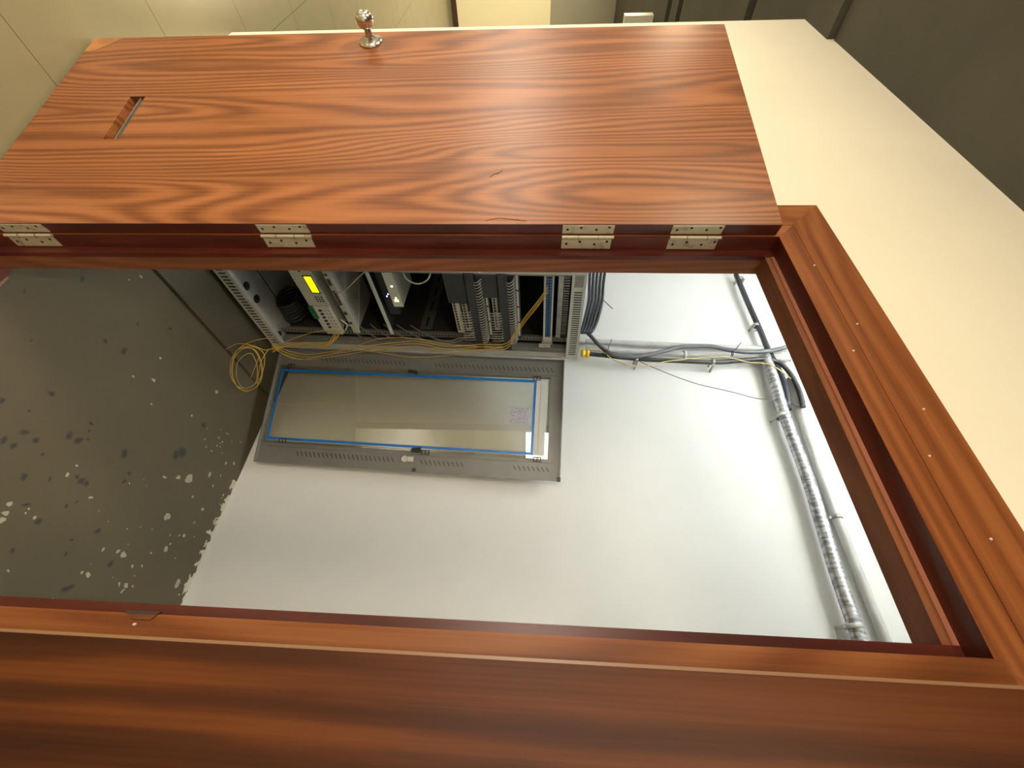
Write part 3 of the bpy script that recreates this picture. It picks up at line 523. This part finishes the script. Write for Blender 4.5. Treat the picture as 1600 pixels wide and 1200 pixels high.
m.box(0, .005, -.018, 0, Z0, Z1).box(DW - .005, DW, -.018, 0, Z0, Z1).box(0, DW, -.018, 0, Z0, Z0 + .005).box(0, DW, -.018, 0, Z1 - .005, Z1)
m.box(.086, .088, -.004, 0, gz0 - .02, 1.60).box(.545, .547, -.004, 0, gz0 - .02, 1.60)
def slots(x0, x1, za, zb, dn):
    z = za
    while z < zb:
        m.hexa([(x0, -.0012, z), (x1, -.0012, z + dn), (x1, 0, z + dn), (x0, 0, z), (x0, -.0012, z + .0055), (x1, -.0012, z + dn + .0055), (x1, 0, z + dn + .0055), (x0, 0, z + .0055)], 1); z += .0235
slots(.040, .062, .28, .77, .014); slots(.044, .068, .93, 1.57, .014)
slots(.566, .592, .25, .79, .014); slots(.572, .594, .92, 1.14, .014); slots(.570, .592, 1.40, 1.57, .014)
m.build('door_frame_panel', [M_doorst, mat('vent_shadow_grey', (.06, .06, .058), .6)], rd)
pn = MB().box(gx0 - .012, gx1 + .012, -.0045, -.0015, gz0 - .012, gz1 + .012).build('clear_window', M_glass, rd)
for b_ in ((.117, .131, .070, 1.498), (.500, .513, .070, 1.498), (.131, .500, .070, .083), (.131, .500, 1.484, 1.498)):
    MB().box(b_[0], b_[1], -.0056, -.0046, b_[2], b_[3]).build('blue_film', M_blue, rd)
MB().box(.121, .513, -.0062, -.0046, 1.497, 1.553).box(.13, .50, -.0066, -.0062, 1.520, 1.521, 1).build('white_strip', [M_label, M_dk2], rd)
MB().box(.275, .350, -.0058, -.0046, 1.37, 1.462).build('sticker', M_paper, rd)
for x, z in ((.107, 1.497), (.534, 1.52), (.532, .945), (.098, .12), (.516, .165)):
    q = MB()
    for s_ in (-1, 1): q.box(x - .012, x + .012, -.008, -.005, z + s_ * .018 - .002, z + s_ * .018 + .002)
    q.box(x - .012, x - .009, -.008, -.005, z - .018, z + .018).box(x + .009, x + .012, -.008, -.005, z - .018, z + .018).box(x - .012, x + .012, -.008, -.005, z - .002, z + .002)
    q.build('pane_clip', M_dk2, rd)
MB().hexa([(.515, -.012, .872), (.535, -.012, .872), (.535, -.004, .872), (.515, -.004, .872), (.508, -.016, .920), (.536, -.016, .920), (.536, -.004, .920), (.508, -.004, .920)]).build('catch', M_blackpl, rd)
MB().hexa([(.09, -.012, .795), (.108, -.012, .795), (.108, -.004, .795), (.09, -.004, .795), (.098, -.016, .845), (.116, -.016, .845), (.116, -.004, .845), (.098, -.004, .845)]).build('catch', M_blackpl, rd)
MB().lathe([(0, .017), (-.010, .017), (-.012, .013), (-.008, .008), (-.008, 0)], (.572, 0, .842), (0, 1, 0), 20).box(.560, .584, -.016, -.004, .862, .888).build('lock', M_white, rd)
MB().box(.616, .634, -.020, -.010, .892, .908).build('edge_bumper', M_blackpl, rd)
MB().box(.615, .637, -.020, 0, 1.622, 1.640).build('corner_bumper', M_blackpl, rd)

# ------------------------------------------------------------------ equipment in the rack
def equip(name, label, cat, z, group=None):
    o = empty(name, mat=MR @ Matrix.Translation((0, 0, z))); return tag(o, label, cat, group)
E0, E1 = .088, .545
# power unit with yellow display
z = .322; o = equip('power_unit', 'beige rectifier power unit with a glowing yellow display, lowest in the rack', 'power unit', z)
MB().box(E0, E1, -.058, -.054, 0, .112).box(.11, .525, -.36, -.058, .003, .109).build('casing', M_offw, o)
dsp = MB().box(.376, .490, -.054, -.0525, .056, .101).build('display_bezel', M_blackpl, o)
MB().box(.384, .482, -.0525, -.0515, .062, .096).build('display', M_lcd, dsp)
MB().box(.115, .290, -.054, -.046, .022, .106).build('terminal_module', M_white, o)
tb = MB()
for i in range(4): tb.box(.205 + i * .022, .222 + i * .022, -.058, -.040, -.004, .020)
tb.build('green_terminals', M_green, o)
for i in range(6):
    sw = MB(); sw.box(.135 + i * .025, .145 + i * .025, -.046, -.040, .045, .060); sw.box(.137 + i * .025, .142 + i * .025, -.046, -.0445, .075, .080); sw.box(.137 + i * .025, .142 + i * .025, -.046, -.0445, .092, .097).build('breaker_switch', M_blackpl, o)
bt = MB()
for i in range(3):
    for k in range(3): MB().lathe([(0, .004), (.003, .004), (.003, 0)], (.322 + i * .014, -.054, .062 + k * .015), (0, 1, 0), 10).build('button', M_dk2, o)
MB().lathe([(0, .005), (.002, .005), (.002, 0)], (.515, -.054, .055), (0, 1, 0), 10).build('button', M_dk2, o)
MB().box(E0 - .012, E0 + .012, -.056, -.050, .01, .10).lathe([(0, .006), (.003, .006)], (E0 - .002, -.05, .08), (0, 1, 0), 10).build('rack_ear', M_offw, o)
# transmission unit
z = .486; o = equip('transmission_unit', 'pale slim telecom unit with dark port row and large vented top, above the power unit', 'network unit', z)
MB().box(.11, .53, -.31, -.062, .002, .034).build('casing', M_rack, o)
for s_ in (0, 1):
    tp = MB()
    x0 = .125 + s_ * .2
    tp.tube([(x0, -.08, .035), (x0 + .18, -.29, .035)], .003, 6).tube([(x0 + .18, -.08, .035), (x0, -.29, .035)], .003, 6)
    tp.build('lid_brace', M_rack, o)
MB().box(.36, .42, -.20, -.12, .034, .0352).build('label', M_label, o)
MB().box(E0, E1, -.062, -.054, 0, .036).box(.10, .53, -.054, -.050, .026, .036).build('front_panel', M_offw, o)
pt_ = MB()
for a, b in [(.300 + i * .0165, .312 + i * .0165) for i in range(6)] + [(.23, .25), (.16, .175), (.43, .47), (.49, .50)]:
    MB().box(a, b, -.054, -.0515, .004, .019).build('port', M_blackpl, o)
MB().tube([(.115, -.05, -.035), (.165, -.045, -.005), (.15, -.048, .0)], .004, 6).tube([(.195, -.05, -.03), (.165, -.045, -.005)], .004, 6).build('lead', M_white, o)
# shelf
z = .698; o = equip('rack_shelf', 'thin white-edged cantilever shelf in the middle of the rack', 'shelf', z)
MB().box(.105, .53, -.42, -.054, 0, .003).build('tray', M_rackbk, o)
MB().box(E0, E1, -.058, -.054, -.004, .014).build('front_lip', M_label, o)
MB().box(.125, .155, -.054, -.052, -.002, .012).build('clip', M_white, o)
# black modem under the white box
z = .715; o = equip('modem', 'black modem with blue lights lying on the rack shelf', 'modem', z)
MB().box(.205, .50, -.26, -.09, -.002, .058).build('casing', M_blackpl, o, bevel=.004)
for q in ((.330, .338, .02, .024), (.345, .353, .03, .034)): MB().box(q[0], q[1], -.0905, -.0885, q[2], q[3]).build('status_light', M_ledb, o)
z = .776; o = equip('media_converter', 'white slim box with yellow status lights on top of the black modem', 'switch', z)
MB().box(.300, .545, -.25, -.058, -.001, .046).build('casing', M_offw, o, bevel=.002)
MB().box(.299, .546, -.058, -.054, -.002, .047).build('front_panel', M_white, o)
for q in ((.335, .347, .012, .018), (.335, .346, .025, .031), (.352, .362, .020, .026), (.43, .438, .020, .028)): MB().box(q[0], q[1], -.054, -.053, q[2], q[3]).build('status_light', M_ledy, o)
# patch panels and cable managers
def cords(o, xs, z0, z1, y0, bow, m, name='patch_cord', r=.0028):
    for x in xs:
        MB().tube(spline([(x, -.052, z1), (x + .001, y0 + bow * .7, z1 - (z1 - z0) * .12), (x - .005, y0 + bow, (z0 + z1) / 2), (x - .011, y0, z0)], 4), r, 6).build(name, m, o)
for j, (zm, zs, lab) in enumerate([(1.166, 1.243, 'lower'), (1.314, 1.392, 'upper')]):
    o = equip('patch_panel', f'{lab} of the two patch panels with white label strip and looping grey cords', 'patch panel', zs, 'copper patch panels')
    MB().box(E0, E1, -.062, -.056, -.045, .016).build('front_panel', M_rackbk, o)
    ls = MB()
    for i in range(4): ls.box(.112 + i * .107, .208 + i * .107, -.056, -.054, 0, .010)
    ls.build('label_strip', M_label, o)
    jk = MB()
    for i in range(24): jk.box(.112 + i * .0172, .124 + i * .0172, -.056, -.051, -.022, -.010)
    jk.build('jack_row', M_dk2, o)
    cords(o, [.10 + i * .0172 for i in range(25)], -.052, -.004, -.034, .022, M_patch)
    cm = equip('cable_manager', f'{lab} black horizontal cable duct in front of the {lab} patch panel', 'cable manager', zm, 'black cable ducts')
    MB().box(.035, E1 + .01, -.022, -.016, 0, .043).build('cover', M_blackpl, cm, bevel=.002)
    MB().box(.06, E1, -.062, -.056, 0, .043).box(.06, E1, -.056, -.022, 0, .002).build('back_plate', M_rackbk, cm)
    cords(cm, [.115 + i * .0185 for i in range(12)], -.055, .012, -.02, .006, M_patch, 'lower_cord', .0024)
    MB().box(.36 if j == 0 else .40, E1, -.054, -.030, -.10, -.006).build('bracket_block', M_blackpl, cm)
# white switches behind the cords
for j, (za, x0, x1, lab) in enumerate([(1.070, .11, .43, 'white network switch with stained face, below the cable ducts'), (1.118, .13, .43, 'narrow white network switch tucked under the lower cable duct'), (1.270, .14, .42, 'white network switch between the two cable ducts')]):
    o = equip('network_switch', lab, 'network switch', za)
    MB().box(x0, x1, -.30, -.066, 0, .036 if j == 0 else .026).build('casing', M_offw, o)
    MB().box(x0, x1, -.066, -.063, 0, .036 if j == 0 else .026).build('front_panel', M_label, o)
    for i in range(12): MB().box(x0 + .02 + i * .019, x0 + .034 + i * .019, -.063, -.062, .005, .016).build('port', M_dk2, o)
# fibre patch panel
z = 1.520; o = equip('fibre_patch_bay', 'white fibre patch panel with a row of blue connectors near the rack top', 'fibre panel', z)
MB().box(.06, E1, -.058, -.054, 0, .046).box(.10, .53, -.25, -.058, .002, .044).build('casing', M_label, o)
MB().box(.035, .075, -.054, -.050, -.006, .05).build('rack_ear', M_rack, o)
bc = MB().box(.112, .515, -.054, -.0532, .010, .038, 1)
for i in range(24):
    for k in range(2): bc.box(.115 + i * .0167, .127 + i * .0167, -.0532, -.048, .012 + k * .014, .022 + k * .014)
bc.build('connectors', [M_bluec, M_dk2], o)
z = 1.585; o = equip('blanking_plate', 'dull steel blanking plate between the fibre panel and the rack top', 'plate', z)
MB().box(E0, E1, -.066, -.062, 0, .024).build('plate', M_steel, o)
# black bundle coiled on the floor of the rack
o = equip('cable_coil', 'black coiled cable bundle lying on the rack floor', 'cable coil', .045)
for k in range(6):
    MB().tube([(.085 + .022 * k, -.20 + .075 * math.cos(a), .058 + .056 * math.sin(a) + .004 * math.sin(3 * a + k)) for a in [2 * math.pi * i / 28 for i in range(29)]], .011, 8).build('coil_turn', M_blackpl, o)
tag(o, None)
# loose grey leads along the front post
for k in range(6):
    z0 = .46 + .075 * k; z1 = 1.13 + .012 * (k % 3); x_ = .060 + .0065 * k
    pts = [(.125, -.09, z0 - .03), (x_ + .03, -.055, z0 + .03), (x_, -.024, z0 + .13), (x_ - .012 + .01 * math.sin(k * 2.1), -.020 - .002 * k, (z0 + z1) / 2 + .05), (x_ + .006, -.024, z1 - .10), (.12, -.045, z1), (.15, -.085, z1 + .02)]
    o = MB().tube([Rk(p) for p in spline(pts, 6)], .0030, 7).build('network_lead', M_lead)
    tag(o, ['lowest grey lead beside the rack post', 'second lowest grey lead beside the rack post', 'third grey lead up beside the rack post', 'third grey lead down beside the rack post', 'second highest grey lead beside the rack post', 'highest grey lead beside the rack post, by the white switch'][k], 'cable', 'grey leads beside the rack post')
o = MB().tube([Rk(p) for p in spline([(.39, -.05, .50), (.42, -.02, .56), (.47, -.01, .62), (.52, -.02, .68), (.56, -.03, .74)], 6)], .003, 7).build('network_lead', M_patch)
tag(o, 'single grey lead arching from the telecom unit up to the left', 'cable')
o = MB().tube([Rk(p) for p in spline([(.56, -.05, .88), (.515, -.02, .90), (.495, -.01, .95), (.515, -.02, 1.0), (.56, -.05, 1.02)], 6)], .0035, 7).build('network_lead', M_white)
tag(o, 'white lead looping down behind the door frame in the dark middle of the rack', 'cable')

# ------------------------------------------------------------------ yellow fibre cords
for k in range(3):
    o = cable('fibre_cable', fib_rack[k], .0018, M_yel, None, 6, 7)
    tag(o, ['yellow fibre cord from the blue connectors, inner strand of three', 'yellow fibre cord from the blue connectors, middle strand of three', 'yellow fibre cord from the blue connectors, outer strand nearest the rack door'][k], 'cable', 'yellow fibre cords from the fibre panel')
for k in range(5):
    rr = random.Random(k)
    zz = [.36, .30, .22, .14, .10]
    pts = [(.10 + .03 * rr.random(), -.03, .43 - .01 * k), (.06, -.01 + .01 * k, .33 + .03 * rr.random()), (.05 + .02 * rr.random(), .01, .20), (.03, .02, .08 - .01 * k), (.03 + .02 * k, .06, .03 + .01 * k)]
    o = MB().tube([Rk(p) for p in spline(pts, 6)], .0022, 7).build('fibre_cable', M_yel)
    tag(o, ['first yellow cord drooping from the power unit, held highest', 'second yellow cord drooping from the power unit towards the rack foot', 'middle yellow cord of five drooping over the rack foot', 'yellow cord drooping over the rack foot, next to the lowest', 'lowest yellow cord drooping over the rack foot, nearest the floor coil'][k], 'cable', 'yellow fibre cords at the rack foot')
co_ = empty('fibre_coil', (-1.16, .93, .19)); tag(co_, 'loose coil of thin yellow fibre cord hanging by the rack foot above the floor', 'cable coil')
for lp, closed in fib_loops:
    o_ = Vector((-1.16, .93, .19)); P_ = [Vector(q) - o_ for q in lp]
    if closed:
        full = spline([P_[-1]] + P_ + [P_[0], P_[1]], 6)[6:-6]
        MB().tube(full, .0015, 6, cap=False).build('cord_loop', M_yel, co_)
    else: MB().tube(spline(P_, 6), .0015, 6).build('cord_loop', M_yel, co_)
for k, lp in enumerate(fib_arcs):
    o = cable('fibre_cable', lp, .0017, M_yel, None, 6, 6)
    tag(o, ['long yellow fibre cord sagging across the top of the rack door', 'yellow fibre cord sagging over the middle of the rack door edge', 'yellow fibre cord arching up from the rack foot to the power unit'][k], 'cable')

# ------------------------------------------------------------------ pipes and cables on the back wall
def run(name, pts, r, m, label, cat, sub=6, n=12, group=None):
    o = cable(name, pts, r, m, None, sub, n); return tag(o, label, cat, group)
run('conduit_pipe', pipeA, .018, M_pvc, 'white plastic conduit pipe rising on the back wall, left of the pair', 'pipe', 4)
run('conduit_pipe', pipeB, .015, M_pvc, 'white plastic conduit pipe rising on the back wall, right of the pair', 'pipe', 4)
run('conduit_tube', tube, .0135, M_tube, 'dark grey flexible tube rising from a yellow coupling and hooking over at the ceiling', 'tube')
a_, b_2 = Vector(tube[0]), Vector(tube[1]); dv = (b_2 - a_).normalized()
o = MB().lathe([(0, .018), (0, .024), (.018, .024), (.020, .020), (.028, .020), (.030, .024), (.046, .024), (.048, .016)], a_ - dv * .014, dv, 20).build('pipe_coupling', M_coup); tag(o, 'bright yellow pipe coupling beside the top corner of the rack', 'coupling')
run('armoured_cable', grey, .0125, M_grc, 'thick grey cable swinging away from the rack and up across the pipes', 'cable')
run('thin_wire', wire, .0022, M_wirec, 'thin dark wire sagging across the back wall towards the ceiling pipes', 'wire')
run('fibre_cable', fiber, .0030, M_yel2, 'pale yellow cord looping beside the dark tube on the back wall', 'cable')
dk = run('taped_pipe', duct, [.027] * 100 if False else .029, M_tape, 'crinkled silver taped pipe running along the back wall near the ceiling', 'pipe', 6, 18)
run('black_conduit', duct2, .0165, M_blc, 'straight black cable along the top of the back wall meeting the silver pipe', 'cable')
run('conduit_pipe', pipeW, .021, M_pvc, 'white pipe beside the silver taped pipe near the ceiling', 'pipe', 4)
for k, pts in enumerate(bundle):
    e_ = pts[-1]; ex = list(pts) + [(e_[0] - .012, e_[1] + .015, e_[2] - .022), (e_[0] - .028, e_[1] + .04, e_[2] - .008)]
    run('black_cable', ex, .0098, M_blc, ['black bundled cable lying against the rack top, nearest it', 'second black bundled cable out from the rack top', 'middle black cable of the five in the bundle above the rack', 'black bundled cable next to the outermost one on the white wall', 'outermost black bundled cable, the one held by the cable tie'][k], 'cable', group='bundle of black cables above the rack')
def clampring(key, r, ax_, label, m=M_steel, cat='clamp', off=.05):
    x, y, z = misc[key]; p = Vector((x, y, z)); f_ = (YB - off + .6476) / (YB + .6476)
    q = Vector(CAM['C']) + (p - Vector(CAM['C'])) * f_
    o = empty('pipe_clamp', q); tag(o, label, cat)
    d = Vector(ax_).normalized()
    MB().lathe([(-.009, r), (-.009, r + .003), (.009, r + .003), (.009, r), (-.009, r)], (0, 0, 0), d, 20).build('band', m, o)
    s_ = d.cross(Vector((0, 1, 0))).normalized() * (r + .011)
    for sg in (-1, 1):
        c_ = s_ * sg * .82; MB().box(c_.x - .005, c_.x + .005, -.002, off - .001, c_.z - .005, c_.z + .005).build('lug', m, o)
clampring('cl1', .0165, (1, 0, .05), 'steel clamp on the black ceiling cable nearest the rack end')
clampring('cl2', .0165, (1, 0, .05), 'steel clamp on the black ceiling cable nearer the silver pipe')
clampring('cl3', .0135, (0, 0, 1), 'bright steel clamp holding the dark tube high on the wall', off=.07)
clampring('cl7', .0135, (0, 0, 1), 'small clamp on the dark tube where the thin wire starts', off=.07)
clampring('cl8', .015, (0, 0, 1), 'white pipe saddle on the right pipe of the white pair', M_pvc, off=.03)
clampring('cl4', .031, (1, 0, .1), 'white plastic strap round the silver pipe by the tube hook', M_pvc, off=.06)
clampring('cl5', .031, (1, 0, .1), 'white screwed strap round the silver pipe at its lower right end', M_pvc, off=.06)
clampring('cl6', .021, (1, 0, .1), 'saddle clip on the white pipe near the ceiling', off=.03)
for kk, (a, b, lab) in enumerate([('tie1', 'tie1e', 'black cable tie with long tail on the grey cable near the rack'), ('tie2', 'tie2e', 'black cable tie with curled tail on the grey cable near the ceiling')]):
    f_ = (YB - .115 + .6476) / (YB + .6476); Cc = Vector(CAM['C'])
    A_ = Cc + (Vector(misc[a]) - Cc) * f_; B_ = Cc + (Vector(misc[b]) - Cc) * f_
    o = empty('cable_tie', A_); tag(o, lab, 'cable tie')
    MB().lathe([(-.003, .0135), (-.003, .0155), (.003, .0155), (.003, .0135)], (0, .015, 0), (.2, 0, 1), 16).build('loop', M_blc, o)
    MB().tube(spline([(0, 0, 0), tuple((B_ - A_) * .5 + Vector((.006, 0, -.004))), tuple(B_ - A_)], 4), .0022, 6).build('tail', M_blc, o)
ba = Vector(bundle[4][2]) + Vector((0, -.02, -.005))
o = empty('cable_tie', ba); tag(o, 'black cable tie on the black bundle with its tail across the white wall', 'cable tie')
MB().tube([(0, 0, 0), (.09, 0, .06)], .0028, 6).build('tail', M_blc, o)
